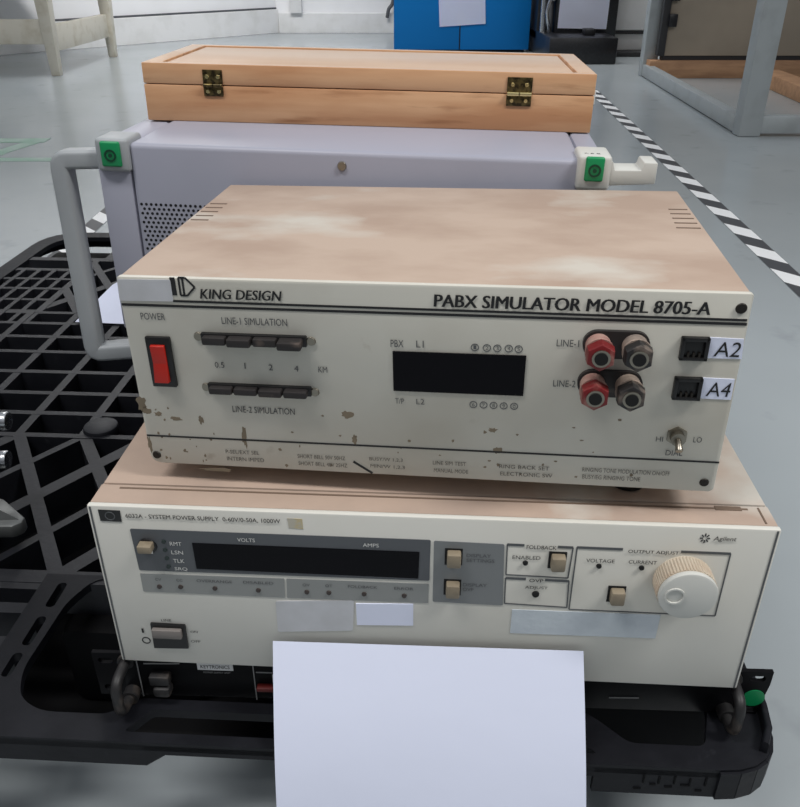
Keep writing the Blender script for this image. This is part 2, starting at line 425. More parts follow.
# ------------------------------------------------------------------ pallet
PY = -0.055
pal = thing('plastic_pallet', 'black lattice plastic pallet on the floor carrying the instruments', 'pallet', (0.25, 0.352, 0.0), (0, 0, PY))
DZ = 0.142; RB = 0.036
UL, UR, W0, W1 = -1.005, 0.01, 0.0, 1.155
def seg_box(bm, a, b, w, z0, z1):
    a = Vector(a); b = Vector(b); d = (b - a)
    if d.length < 0.004: return
    d.normalize(); n = Vector((-d.y, d.x)) * w / 2
    prism(bm, [tuple(a - n), tuple(b - n), tuple(b + n), tuple(a + n)], z0, z1 - random.random() * .0009, 'xy')
def clip(p, d, u0, u1, w0, w1):
    t0, t1 = -1e9, 1e9
    for pi, di, lo, hi in ((p[0], d[0], u0, u1), (p[1], d[1], w0, w1)):
        if abs(di) < 1e-9:
            if pi < lo or pi > hi: return None
        else:
            a, b = (lo - pi) / di, (hi - pi) / di
            t0 = max(t0, min(a, b)); t1 = min(t1, max(a, b))
    if t1 <= t0: return None
    return ((p[0] + d[0] * t0, p[1] + d[1] * t0), (p[0] + d[0] * t1, p[1] + d[1] * t1))
lat = nb(); zt = DZ - 0.0008; zb = DZ - RB
rw = 0.0085
rows = [.40, .45, .50, .557, .617, .667, .715, .755]
for w in rows: seg_box(lat, (UL + .02, w), (UR - .02, w), rw, zb, zt)
for k in range(14):
    u = -0.934 + k * 0.0747
    seg_box(lat, (u, .40), (u, .755), 0.0105, zb, zt)
for (u0, u1) in ((-0.985, -0.85), (-0.145, -0.01)):
    for (wa, wb) in ((.715, .945), (.21, .40)):
        for k in range(6): seg_box(lat, (u0, wa + k * (wb - wa) / 5), (u1, wa + k * (wb - wa) / 5), 0.008, zb, zt)
        for k in range(6): seg_box(lat, (u0 + k * (u1 - u0) / 5, wa), (u0 + k * (u1 - u0) / 5, wb), 0.0075, zb, zt)
for (wa, wb, base) in ((.165, .40, .402), (.755, 1.0, .755)):
    for k in range(-12, 24):
        for d, wd in (((0.53, -0.85), 0.013), ((0.56, 0.83), 0.0095 if k % 2 else 0.016)):
            s = clip((-0.71 + k * 0.0765, base), d, -0.85, -0.145, wa, wb)
            if s: seg_box(lat, s[0], s[1], wd, zb, zt)
for w in (.165, 1.0): seg_box(lat, (-0.985, w), (-0.01, w), 0.016, zb, zt)
for u in (-0.85, -0.145):
    seg_box(lat, (u, .165), (u, .40), 0.012, zb, zt); seg_box(lat, (u, .755), (u, 1.0), 0.012, zb, zt)
# back strip
for u in (-0.83, -0.66, -0.335, -0.165): seg_box(lat, (u, 1.0), (u, W1 - .02), 0.02, zb, zt)
for u0, u1 in ((-.83, -.66), (-.335, -.165)):
    for k in range(-4, 8):
        for d in ((0.6, 0.8), (0.9, 0.1)):
            s = clip((u0 + k * 0.045, 1.0), d, u0, u1, 1.0, W1 - .02)
            if s: seg_box(lat, s[0], s[1], 0.009, zb, zt)
seg_box(lat, (-0.985, .945), (-0.85, .945), 0.012, zb, zt)
# front left rails
for w in (.05, .088, .126, .155): seg_box(lat, (-0.985, w), (-0.565, w), 0.012, zb, zt)
for u in (-.63, -.72, -.81, -.9): seg_box(lat, (u, .03), (u, .165), 0.012, zb, zt)
for f in lat.faces: pass
obj('lattice', lat, M['pallet'], pal, False)
# rim + front plate with cut outs
outer = filletc([(UL, W0), (UR, W0), (UR, W1), (UL, W1)], [.05, .045, .05, .085], 6)
inner = filletc([(UL + .03, .045), (-.572, .045), (-.572, .168), (-.02, .168), (-.02, W1 - .03), (UL + .03, W1 - .03)], [.02, .0, .0, .02, .03, .07], 6)
hole1 = filletc([(-.543, .06), (-.534, .035), (-.514, .0225), (-.30, .0225), (-.30, .152), (-.527, .165), (-.540, .132)], [.01, .01, .012, .02, .02, .015, .01])
hole2 = filletc([(-.446, .0085), (-.432, .0285), (-.142, .0285), (-.115, .0085)], .004)
hole1 = filletc([(-.543, .06), (-.534, .035), (-.514, .0225), (-.462, .0225), (-.445, .038), (-.16, .038), (-.16, .152), (-.527, .165), (-.540, .132)], [.01, .01, .012, .008, .004, .02, .02, .015, .01])
hole3 = filletc([(-.13, .05), (-.112, .038), (-.092, .0185), (-.04, .0185), (-.03, .05), (-.03, .15), (-.13, .15)], .006)
def slot(u, w, l, wd): return [(u + a, w + b) for a, b in rrect(wd, l, wd * .45)]
holes = [inner, hole1, hole2, hole3, slot(-.5525, .142, .03, .008), slot(-.5525, .1, .032, .008), slot(-.5535, .064, .024, .008)]
obj('rim', plate(nb(), outer, holes, DZ - 0.008, DZ), M['pallet_rim'], pal, False)
# skirt walls under the rim
sk = nb()
def skirt(bm, pts, h, th=0.004):
    for i in range(len(pts) - 1): seg_box(bm, pts[i], pts[i + 1], th, DZ - h, DZ - 0.002)
o6 = outer
def fr(a, b, h):
    seg_box(sk, (a, W0 + .002), (b, W0 + .002), 0.004, DZ - h, DZ - .002)
fr(UL + .05, -.43, .024); fr(-.43, -.118, .012); fr(-.118, UR - .045, .028)
n = len(o6)
for i in range(n):
    a, b = Vector(o6[i]), Vector(o6[(i + 1) % n])
    if a.y < .001 and b.y < .001: continue
    seg_box(sk, a * .998 , b * .998, 0.004, DZ - .028, DZ - .002)
prism(sk, [(-.43, DZ - .012), (-.43, DZ - .024), (-.415, DZ - .012)], W0, W0 + .004)
obj('skirt', sk, M['pallet_rim'], pal, False)
# raised lip at right front corner, hole frames
bm = nb(); sweep(bm, [(a, b, DZ + .004) for a, b in [(.008, .075), (.008, .05), (.005, .03), (-.002, .016)]], rrect(.005, .012, .002), (0, 0, 1)); obj('corner_lip', bm, M['pallet_rim'], pal)
bm = nb(); cyl(bm, (-.620, .418, DZ - .012), (0, 0, 1), 0.02, 0.016, 24, bev=.004); obj('rubber_plug', bm, M['pallet'], pal)
for u in (-.92, -.4975, -.075):
    for w in (.20, .58, 1.03):
        uo = u + (.015 if u > -.1 else 0); wo = w - (.05 if u > -.1 and w < .3 else 0)
        if u < -.9 and w > 1: uo, wo = -.925, 1.065
        sx_, sy_ = (.075, .083) if (u < -.9 and w > 1) else (.06, .065)
        b = nb(); box(b, uo - sx_, uo + sx_, wo - sy_, wo + sy_, .016, DZ - RB, .01); obj('foot', b, M['pallet_dark'], pal)
bm = nb(); box(bm, UL + .02, UR - .02, .105, W1 - .01, 0.0005, .018, .004); obj('added_bottom_deck', bm, M['pallet_dark'], pal)  # black sheet added under the lattice so its openings read dark
# embossed mark on the right front skirt
for k, (w_, h_, z_) in enumerate(((.005, .0016, .017), (.0012, .009, .010), (.004, .0016, .012), (.0014, .007, .0105), (.005, .0015, .014), (.0012, .008, .010), (.006, .0014, .0115), (.0012, .007, .011), (.0045, .0015, .0165), (.0013, .008, .0105))):
    b = nb(); x_ = -.090 + k * .0052; box(b, x_, x_ + w_, -.0006, .001, DZ - .006 - z_, DZ - .006 - z_ + h_); obj('embossed_mark', b, M['pallet_dark'], pal, False)

# white paper lying on the pallet
bm = nb(); prism(bm, [(-.483, 1.108), (-.30, 1.09), (-.28, 1.40), (-.462, 1.30), (-.4755, 1.262)], 0, .0006, 'xy')
o = obj('paper_sheet', bm, M['paper'], None, False); o.location = (0, 0, DZ + .0012)
tag(o, 'white paper sheet lying on the black pallet behind the left handle', 'paper')

# grey cast part cut by the left image edge
t = thing('cast_fixture', 'grey cast metal fixture with bolts at the left edge of the pallet', 'machine part', (-0.4370, 0.6130, DZ))
bm = nb(); cyl(bm, (0, 0, 0.0), (0, 0, 1), .05, .012, 32, bev=.003); cyl(bm, (0, 0, .012), (0, 0, 1), .046, .14, 32, .030, bev=.004); obj('body', bm, M['cast'], t)
bm = nb()
prism(bm, [(0.02, -.03), (.085, -.028), (.092, -.022), (.092, -.014), (.06, .015), (.02, .03)], 0.012, 0.026, 'xy', .003)
q = bmesh.new(); vs = [q.verts.new(p) for p in ((.03, -.005, .026), (.088, -.018, .026), (.03, -.012, .06), (.03, -.022, .026))]
for f in ((0, 1, 2), (1, 3, 2), (0, 2, 3), (0, 3, 1)): q.faces.new([vs[i] for i in f])
merge(bm, q); obj('lug', bm, M['cast'], t)
for x, z in ((.079, .106), (.069, .064)):
    b = nb(); cyl(b, (.02, .024, z), (1, 0, 0), .0050, x - .02, 16, bev=.001); cyl(b, (x - .008, .024, z), (1, 0, 0), .0088, .009, 20, bev=.0022); obj('bolt', b, M['chrome'], t)

# ------------------------------------------------------------------ black rack unit
BH = 0.0420
bu = thing('rack_unit', 'flat black rack unit with end handles under the white power supply', 'rack instrument', (-0.2212, 0.4127, 0.1421), (0, 0, -0.0382))
obj('case', box(nb(), 0.022, 0.458, 0.012, 0.40, 0.0015, BH - .002, .001), M['unit'], bu)
obj('front_panel', box(nb(), 0.021, 0.459, 0.004, 0.012, 0.002, BH - .001, .0008), M['unit'], bu)
def ear(x0, x1, taper, slots):
    pts = [(x0, 0.0), (x1 - taper, 0.0), (x1, 0.03), (x1, BH), (x0, BH)] if taper > 0 else [(x0, 0), (x1, 0), (x1, BH), (x0, BH)]
    cu = nb(); plate(cu, pts, slots, -.0015, .0015)
    bmesh.ops.rotate(cu, cent=(0, 0, 0), matrix=Matrix.Rotation(PI / 2, 3, 'X'), verts=cu.verts)
    bmesh.ops.translate(cu, vec=(0, .007, 0), verts=cu.verts)
    return cu
def oslot(x, z): return [(x + a, z + b) for a, b in rrect(.0105, .0052, .0024)]
obj('rack_ear', ear(0.0, 0.0215, 0, [oslot(.009, .0345), oslot(.009, .0075)]), M['unit'], bu)
eR = obj('rack_ear', ear(0.4585, 0.4815, .004, [oslot(.472, .0352), oslot(.472, .0045)]), M['unit'], bu)
b = nb(); cyl(b, (.4725, .0055, .0165), (0, -1, 0), .0078, .0006, 28); obj('round_sticker', b, M['green'], bu)
for x, sx in ((.0255, 0), (.4535, 0)):
    b = nb()
    p = fillet([(x, .006, .0375), (x - .001, -.019, .0365), (x - .001, -.019, .0065), (x, .006, .0065)], .010, 6)
    sweep(b, p, circ(.0037, 12), (1, 0, 0)); cyl(b, (x, .004, .0375), (0, -1, 0), .006, .003, 16); cyl(b, (x, .004, .0065), (0, -1, 0), .006, .008, 16)
    obj('handle', b, M['dusty_handle'], bu)
for p0, p1 in (((.0325, .001), (.0325, .038)), ((.1163, .001), (.1163, .0365)), ((.0374, .0345), (.0634, .0355)), ((.3707, .0142), (.3917, .0149)), ((.118, .029), (.130, .029))):
    b = nb(); line(b, p0, p1, .0007, .004, .0034); obj('panel_line', b, M['dim_white'], bu, False)
b = nb(); flat(b, [(.0761, .0302), (.1018, .0300), (.1018, .0370), (.0761, .0372)], .004, .0034); obj('name_label', b, M['skirting'], bu, False)
obj('lettering', text_bm([('KEYTRONICS', (.0785, .0319), (.0995, .0319), .0034, 0, .01)], .0033), M['ink'], bu, False, 'black letters on the white label')
obj('lettering', text_bm([('POWER SUPPLY UNIT', (.080, .0268), (.0995, .0268), .0016)], .0036), M['dim_white'], bu, False, 'small pale letters under the white label')
b = nb(); box(b, .0415, .056, -.003, .006, .019, .0275, .0012); obj('push_switch', b, M['dusty_handle'], bu)
b = nb(); box(b, .043, .056, -.005, .006, .0085, .0175, .003); obj('connector', b, M['dusty_handle'], bu)
b = nb(); box(b, .118, .132, -.001, .006, .0138, .0175, .0008); obj('rocker_switch', b, M['red_dark'], bu)
b = nb(); flat(b, [(.1295, .019), (.134, .019), (.134, .027), (.1295, .027)], .004, .0034); obj('small_label', b, M['skirting'], bu, False)

# ------------------------------------------------------------------ white bench power supply
AW, AH, AD = 0.4255, 0.1346, 0.503
ag = thing('power_supply', 'wide off-white system power supply with round knob, under the dusty simulator', 'power supply', (-0.1962, 0.4099, 0.1850), (0, 0, -0.0589))
obj('case', box(nb(), 0.003, AW - .003, 0.03, AD, 0.0015, AH - .0022, .0015), M['ag_side'], ag)
bm = nb(); box(bm, 0.001, AW - .001, 0.026, AD, AH - .003, AH - .0005, .001); obj('top_cover', bm, M['ag_top'], ag)
bm = nb(); box(bm, 0, AW, 0.0, 0.0045, 0, AH, .0012); obj('front_panel', bm, M['ag_face'], ag)
bm = nb(); box(bm, 0.0005, AW - .0005, 0.0046, 0.0245, AH - .012, AH - .0003, .001); box(bm, 0.0005, .004, .0046, .03, 0.001, AH - .002); box(bm, AW - .004, AW - .0005, .0046, .03, 0.001, AH - .002); box(bm, 0.0005, AW - .0005, .0046, .03, 0.001, .006); obj('front_bezel', bm, M['ag_top'], ag)
bm = nb(); box(bm, .014, AW - .014, .0195, .0212, AH - .0006, AH - .0001); box(bm, AW - .034, AW - .018, .0185, .0225, AH - .0006, AH + .0001); box(bm, AW - .0078, AW - .0068, .006, .022, AH - .0006, AH + .0001); obj('top_groove', bm, M['vent'], ag, False)
for x in (.0022, AW - .0022):
    b = nb(); line(b, (x, .001), (x, AH - .0008), .0011); obj('edge_gap', b, M['ink_mid'], ag, False)
def q4(*p): return [p[i] for i in range(len(p))]
b = nb(); flat(b, q4((0.0072, 0.1318), (0.0211, 0.1316), (0.0209, 0.1230), (0.0073, 0.1232))); obj('maker_badge', b, M['black_plastic'], ag, False, 'small black badge')
b = nb(); c = (0.0142, 0.1274); ring(b, c, .003, .0006, -.0003, -.0007, 14); obj('badge_mark', b, M['ink_mid'], ag, False)
obj('lettering', text_bm([('6032A - SYSTEM POWER SUPPLY  0-60V/0-50A, 1000W', (0.0242, 0.1267), (0.1221, 0.1253), .0036, 0, .006),
    ('VOLTAGE', (0.3125, 0.1050), (0.3299, 0.1050), .0028, 0, 0), ('CURRENT', (0.3385, 0.1052), (0.3557, 0.1051), .0028), ('ENABLED', (0.2669, 0.1054), (0.2842, 0.1053), .0028),
    ('ADJUST', (0.2764, 0.0810), (0.2909, 0.0809), .0028), ('FOLDBACK', (0.2750, 0.1137), (0.2933, 0.1138), .0029, 0, .006), ('OVP', (0.2787, 0.0873), (0.2876, 0.0870), .0026, 0, .006),
    ('OUTPUT ADJUST', (0.3371, 0.1131), (0.3678, 0.1127), .0031, 0, .006), ('LINE', (0.0342, 0.0397), (0.0412, 0.0396), .002), ('ON', (0.0532, 0.0301), (0.0581, 0.0300), .002), ('OFF', (0.0524, 0.0211), (0.0591, 0.0211), .002), ('I', (0.0191, 0.0281), (0.0205, 0.0282), .004)]), M['ink'], ag, False)
obj('lettering', text_bm([('Agilent', (0.3865, 0.1245), (0.4000, 0.1244), .0042, .15, .004)]), M['ink'], ag, False)
b = nb(); c = (0.3814, 0.1267)
for k in range(8):
    a = k * PI / 4; line(b, (c[0] + .0012 * math.cos(a), c[1] + .0014 * math.sin(a)), (c[0] + .003 * math.cos(a), c[1] + .0036 * math.sin(a)), .0006)
obj('starburst_logo', b, M['ink'], ag, False)
b = nb(); ring(b, (0.0208, 0.0208), .0027, .0007); obj('off_symbol', b, M['ink'], ag, False)
b = nb(); flat(b, q4((0.1265, 0.1305), (0.1359, 0.1302), (0.1361, 0.1224), (0.1272, 0.1228)), 0, -.0002); obj('glue_residue', b, M['yellow'], ag, False)
b = nb(); flat(b, filletc([(0.0252, 0.1177), (0.2157, 0.1176), (0.2154, 0.0847), (0.0260, 0.0839)], .0012)); obj('display_panel', b, M['dgrey'], ag, False)
b = nb(); flat(b, [(0.0641, 0.1084), (0.2088, 0.1080), (0.2083, 0.0866), (0.0645, 0.0874)], 0, -.0008); obj('display_window', b, M['window'], ag, False)
b = nb(); flat(b, filletc([(0.0260, 0.0813), (0.1214, 0.0818), (0.1208, 0.0652), (0.0258, 0.0657)], .0008)); obj('indicator_strip', b, M['lgrey'], ag, False)
b = nb(); flat(b, filletc([(0.1228, 0.0818), (0.2151, 0.0821), (0.2150, 0.0657), (0.1220, 0.0652)], .0008)); obj('indicator_strip', b, M['lgrey'], ag, False)
b = nb(); flat(b, filletc([(0.2177, 0.1172), (0.2613, 0.1165), (0.2633, 0.0663), (0.2178, 0.0672)], .0012)); obj('key_panel', b, M['mgrey'], ag, False)
obj('lettering', text_bm([('VOLTS', (0.0936, 0.1110), (0.1049, 0.1110), .0029, 0, .008), ('AMPS', (0.1732, 0.1106), (0.1833, 0.1106), .0029, 0, .008),
    ('RMT', (0.0496, 0.1058), (0.0572, 0.1058), .003, 0, .006), ('LSN', (0.0496, 0.0987), (0.0573, 0.0988), .003, 0, .006), ('TLK', (0.0499, 0.0918), (0.0573, 0.0918), .003, 0, .006), ('SRQ', (0.0500, 0.0850), (0.0584, 0.0850), .003, 0, .006)], -.0007), M['ink_white'], ag, False, 'white letters on the dark display panel')
obj('lettering', text_bm([('CV', (0.0355, 0.0758), (0.0396, 0.0758), .0022), ('CC', (0.0497, 0.0759), (0.0538, 0.0759), .0022), ('OVERRANGE', (0.0632, 0.0761), (0.0867, 0.0762), .0022), ('DISABLED', (0.0941, 0.0764), (0.1140, 0.0764), .0022),
    ('OV', (0.1332, 0.0762), (0.1378, 0.0762), .0022), ('OT', (0.1480, 0.0762), (0.1526, 0.0763), .0022), ('FOLDBACK', (0.1628, 0.0763), (0.1818, 0.0765), .0022), ('ERROR', (0.1928, 0.0764), (0.2052, 0.0765), .0022),
    ('DISPLAY', (0.2383, 0.1057), (0.2535, 0.1056), .0026), ('SETTINGS', (0.2384, 0.1017), (0.2559, 0.1017), .0026), ('DISPLAY', (0.2369, 0.0816), (0.2522, 0.0816), .0026), ('OVP', (0.2370, 0.0777), (0.2438, 0.0777), .0026)], -.0007), M['ink_mid'], ag, False, 'dim letters on the grey strips')
b = nb()
def frame(bm, pts, w=.0008, gap=None):
    for i in range(len(pts)):
        a, c2 = Vector(pts[i]), Vector(pts[(i + 1) % len(pts)])
        if i == 0 and gap:
            line(bm, a, a.lerp(c2, gap[0]), w * 2.2); line(bm, a.lerp(c2, gap[1]), c2, w * 2.2)
        else: line(bm, a, c2, w)
frame(b, [(0.2631, 0.1163), (0.3035, 0.1158), (0.3028, 0.0913), (0.2637, 0.0922)], .0008, (.26, .77))
frame(b, [(0.2637, 0.0894), (0.3037, 0.0888), (0.3045, 0.0668), (0.2643, 0.0681)], .0008, (.32, .62))
frame(b, [(0.3059, 0.1161), (0.3988, 0.1156), (0.3989, 0.0648), (0.3060, 0.0652)], .0008, (.30, .68))
obj('panel_frames', b, M['ink_mid'], ag, False)
def led(c, r=.0019, m='led', y=0.0):
    b = nb(); cyl(b, (c[0], y + .001, c[1]), (0, -1, 0), r, .0022, 14, r * .8); obj('indicator', b, M[m], ag)
for c in ((0.0375, 0.0707), (0.0518, 0.0712), (0.0747, 0.0711), (0.1036, 0.0710), (0.1356, 0.0712), (0.1501, 0.0714), (0.1732, 0.0715), (0.1993, 0.0714)): led(c)
for c in ((0.0458, 0.1086), (0.0458, 0.1019), (0.0460, 0.0951), (0.0461, 0.0882)): led(c, .0017, 'ledd')
for c in ((0.2752, 0.1024), (0.3208, 0.1022), (0.3470, 0.1021)): led(c, .0019, 'hole')
led((0.2836, 0.0771), .0027, 'hole')
def key(c, w=.0088, h=.0105, d=.0062):
    b = nb(); box(b, c[0] - w / 2, c[0] + w / 2, -d, .002, c[1] - h / 2, c[1] + h / 2, .0012); k = obj('key', b, M['button'], ag)
    b = nb(); flat(b, [(c[0] - w * .66, c[1] - h * .62), (c[0] + w * .60, c[1] - h * .62), (c[0] + w * .60, c[1] + h * .62), (c[0] - w * .66, c[1] + h * .62)], 0, -.0006); obj('key_recess', b, M['hole'], k, False)
for c in ((0.2305, 0.1053), (0.2305, 0.0803), (0.2950, 0.1056), (0.3346, 0.0799)): key(c)
c = (0.0348, 0.1055)
b = nb(); cyl(b, (c[0], .001, c[1] - .001), (0, -1, 0), .0062, .0024, 24, bev=.0006); obj('key_collar', b, M['black_plastic'], ag)
b = nb(); box(b, c[0] - .0046, c[0] + .0046, -.0075, .001, c[1] - .0022, c[1] + .0035, .001); obj('key', b, M['button'], ag)
b = nb(); flat(b, [(c[0] - .003, c[1] - .0062), (c[0] + .003, c[1] - .0062), (c[0] + .003, c[1] - .0038), (c[0] - .003, c[1] - .0038)], -.0012, -.0018); obj('key_label', b, M['ink_white'], ag, False)
# rotary knob
c = (0.3728, 0.0949); kn = nb()
cyl(kn, (c[0], 0.0, c[1]), (0, -1, 0), .0174, .0140, 96)
for k in range(56):
    a = 2 * PI * k / 56
    cyl(kn, (c[0] + .0175 * math.cos(a), -.001, c[1] + .0175 * math.sin(a)), (0, -1, 0), .0007, .0125, 6)
kr = obj('knob_rim', kn, M['knob_rim'], ag)
b = nb(); cyl(b, (c[0], -.0130, c[1]), (0, -1, 0), .0179, .0045, 72, bev=.0018); kb = obj('rotary_knob', b, M['knob'], ag)
b = nb(); 
q = bmesh.new(); bmesh.ops.create_uvsphere(q, u_segments=24, v_segments=12, radius=1)
bmesh.ops.delete(q, geom=[v for v in q.verts if v.co.z < -0.01], context='VERTS')
bmesh.ops.transform(q, matrix=Matrix.Translation((c[0] - .0086, -.0174, c[1] + .0005)) @ Matrix.Rotation(PI / 2, 4, 'X') @ Matrix.Diagonal((.0048, .0048, .0003, 1)), verts=q.verts)
merge(b, q); dm = obj('finger_dimple', b, M['knob'], kb)
b = nb(); 
for k in range(28):
    a0 = 2 * PI * k / 28; a1 = 2 * PI * (k + 1) / 28
    cc = (c[0] - .0086, c[1] + .0008)
    line(b, (cc[0] + .0056 * math.cos(a0), cc[1] + .0056 * math.sin(a0)), (cc[0] + .0056 * math.cos(a1), cc[1] + .0056 * math.sin(a1)), .0011, -.0170, -.0186)
obj('dimple_ring', b, M['knob'], kb, False)
# mains switch
p = [(0.0266, 0.0379), (0.0503, 0.0374), (0.0500, 0.0160), (0.0260, 0.0152)]
b = nb(); flat(b, p, 0, -.0016); sw = obj('power_switch', b, M['black_plastic'], ag, False)
b = nb(); box(b, p[3][0] + .0015, p[2][0] - .0022, -.0045, 0, p[3][1] + .0118, p[0][1] - .0032, .0008); obj('rocker', b, M['rocker'], sw)
# stickers
b = nb(); flat(b, filletc([(0.1142, 0.0620), (0.1664, 0.0653), (0.1649, 0.0386), (0.1138, 0.0346)], .0015), 0, -.0005); obj('silver_sticker', b, M['silver_sticker'], ag, False, 'worn silver sticker')
b = nb(); flat(b, [(0.1676, 0.0628), (0.2052, 0.0645), (0.2053, 0.0456), (0.1678, 0.0440)], 0, -.0006); obj('white_sticker', b, M['paper'], ag, False, 'white sticker')
b = nb(); flat(b, [(0.2696, 0.0632), (0.3647, 0.0637), (0.3643, 0.0432), (0.2696, 0.0425)], 0, -.0004); obj('clear_tape', b, M['tape'], ag, False, 'clear bluish tape')
for x in (.05, AW - .05):
    for y in (.06, .42):
        pass

# ------------------------------------------------------------------ beige telephone simulator
KWd, KHt, KDp = 0.3529, 0.1270, 0.2166
# simulator frame
R = (Matrix.Rotation(-0.0037, 3, 'X') @ Matrix.Rotation(-0.01431, 3, 'Y') @ Matrix.Rotation(-0.11574, 3, 'Z')).to_euler()
kg = thing('line_simulator', 'dusty beige telephone line simulator with red rocker switch, on the power supply', 'test instrument', (-0.1615, 0.4405, 0.3317), R)
pts = filletc([(0, 0), (KWd, 0), (KWd, KHt), (0, KHt)], [.0075, .004, .002, .002], 5)
bm = nb(); prism(bm, pts, 0, .004, 'xz', .0007); obj('front_panel', bm, M['king_face'], kg)
bm = nb(); box(bm, .0015, KWd - .0015, .0041, KDp, .001, KHt - .0042, .0015); obj('case', bm, M['king_face'], kg)
bm = nb(); box(bm, .0008, KWd - .0008, .0041, KDp + .001, KHt - .0042, KHt - .0004, .0012); obj('top_cover', bm, M['king_top'], kg)
for (xa, ya), (xb, yb), (xc, yc), (xd, yd) in (((-0.0004, 0.1592), (0.0162, 0.1607), (0.0030, 0.1168), (0.0160, 0.1178)), ((0.3365, 0.1648), (0.3574, 0.1652), (0.3340, 0.1197), (0.3546, 0.1188))):
    vb = nb()
    for k in range(5):
        y = ya + (yc - ya) * k / 4
        box(vb, max(.0035, xa + (xc - xa) * k / 4), min(KWd - .0035, xb + (xd - xb) * k / 4), y - .0009, y + .0009, KHt - .0008, KHt - .0001)
    obj('vent_slots', vb, M['vent'], kg, False)
for x, zz in ((.045, -.0124), (KWd - .045, -.0162)):
    for y in (.03, KDp - .03):
        b = nb(); cyl(b, (x, y, zz), (0, 0, 1), .011, .0012 - zz, 20, bev=.001); obj('foot', b, M['black_plastic'], kg)
for p0, p1, w_ in (((0.0320, 0.1130), (0.3517, 0.1120), .0013), ((0.0005, 0.1099), (0.3520, 0.1097), .0015), ((0.0003, 0.0206), (0.3527, 0.0213), .0011)):
    b = nb(); line(b, p0, p1, w_); obj('panel_line', b, M['ink'], kg, False)
b = nb(); flat(b, filletc([(0.0005, 0.1255), (0.0324, 0.1260), (0.0323, 0.1128), (-0.0003, 0.1123)], .001), 0, -.0005); obj('blank_sticker', b, M['silver_sticker'], kg, False, 'blank silver sticker on the header')
# maker mark: striped bar and pointed D
b = nb(); a = (0.0320, 0.1166); h = .0108; x0 = a[0]; z0 = a[1]
prism(b, [(x0, z0), (x0 + .0030, z0), (x0 + .0030, z0 + h), (x0, z0 + h)], 0, -.0003)
def dline(p, q): line(b, p, q, .0011)
x1 = x0 + .0052
P = [(x1, z0), (x1, z0 + h), (x1 + .004, z0 + h), (x0 + .0142, z0 + h * .48), (x1 + .004, z0)]
for i in range(5): dline(P[i], P[(i + 1) % 5])
dline((x1 + .0022, z0), (x1 + .0022, z0 + h))
obj('maker_mark', b, M['ink'], kg, False)
obj('title_lettering', text_bm([('KING DESIGN', (0.0486, 0.1152), (0.0971, 0.1149), .0060, .22, .026), ('PABX SIMULATOR MODEL 8705-A', (0.1831, 0.1148), (0.3320, 0.1141), .0074, .06, .034)]), M['ink'], kg, False)
obj('lettering', text_bm([('POWER', (0.0108, 0.1009), (0.0256, 0.1007), .0044), ('LINE-1 SIMULATION', (0.0597, 0.0997), (0.0986, 0.0996), .0044), ('LINE-2 SIMULATION', (0.0593, 0.0406), (0.0985, 0.0409), .0044),
    ('0.5', (0.0519, 0.0711), (0.0577, 0.0710), .0038), ('1', (0.0702, 0.0711), (0.0708, 0.0711), .0038), ('2', (0.0850, 0.0707), (0.0875, 0.0708), .0038), ('4', (0.1004, 0.0706), (0.1031, 0.0707), .0038), ('KM', (0.1150, 0.0705), (0.1204, 0.0707), .0038),
    ('PBX', (0.1585, 0.0889), (0.1660, 0.0889), .0045), ('L1', (0.1733, 0.0892), (0.1776, 0.0891), .0043), ('T/P', (0.1605, 0.0518), (0.1659, 0.0518), .0036), ('L2', (0.1732, 0.0520), (0.1780, 0.0519), .0036),
    ('LINE-1', (0.2523, 0.0931), (0.2646, 0.0928), .0042), ('LINE-2', (0.2523, 0.0676), (0.2649, 0.0675), .0042), ('HI', (0.3144, 0.0340), (0.3184, 0.0340), .0033), ('LO', (0.3355, 0.0345), (0.3403, 0.0345), .0037), ('DIAL', (0.3212, 0.0247), (0.3309, 0.0248), .0036)]), M['ink_mid'], kg, False)
obj('lettering', text_bm([('P-SEL/EXT SEL', (0.0511, 0.0101), (0.0730, 0.0103), .0028), ('INTERN IMPED', (0.0514, 0.0048), (0.0757, 0.0051), .0028),
    ('SHORT BELL 50V 50HZ', (0.0978, 0.0094), (0.1282, 0.0096), .0028), ('SHORT BELL 48V 25HZ', (0.0980, 0.0041), (0.1293, 0.0043), .0028), ('BUSY/W 1,2,3', (0.1436, 0.0101), (0.1645, 0.0101), .0028), ('MIN/W 1,2,3', (0.1441, 0.0048), (0.1657, 0.0049), .0028),
    ('LINE SIM TEST', (0.1833, 0.0097), (0.2038, 0.0099), .0028), ('MANUAL MODE', (0.1840, 0.0042), (0.2052, 0.0043), .0028), ('RING BACK SET', (0.2241, 0.0095), (0.2544, 0.0098), .0028), ('ELECTRONIC SW', (0.2249, 0.0042), (0.2566, 0.0047), .0028),
    ('RINGING TONE MODULATION ON/OFF', (0.2741, 0.0103), (0.3257, 0.0103), .003), ('BUSY/EG RINGING TONE', (0.2746, 0.0052), (0.3090, 0.0052), .003)]), M['ink_grey'], kg, False, 'faded small print along the bottom')
b = nb()
nums = []
for i, (c, c2) in enumerate((((0.2068, 0.0904), (0.2070, 0.0532)), ((0.2136, 0.0903), (0.2130, 0.0532)), ((0.2195, 0.0903), (0.2189, 0.0532)), ((0.2259, 0.0904), (0.2248, 0.0532)), ((0.2315, 0.0903), (0.2309, 0.0532)))):
    for k, q in enumerate((c, c2)):
        ring(b, q, .0021, .0004, n=14); s = str(i + 1 + 5 * k) if i + 1 + 5 * k < 10 else '0'
        nums.append((s, (q[0] - .0008, q[1] - .0011), (q[0] + .0008, q[1] - .0011), .0022))
obj('number_rings', b, M['ink_mid'], kg, False); obj('number_lettering', text_bm(nums), M['ink_mid'], kg, False)
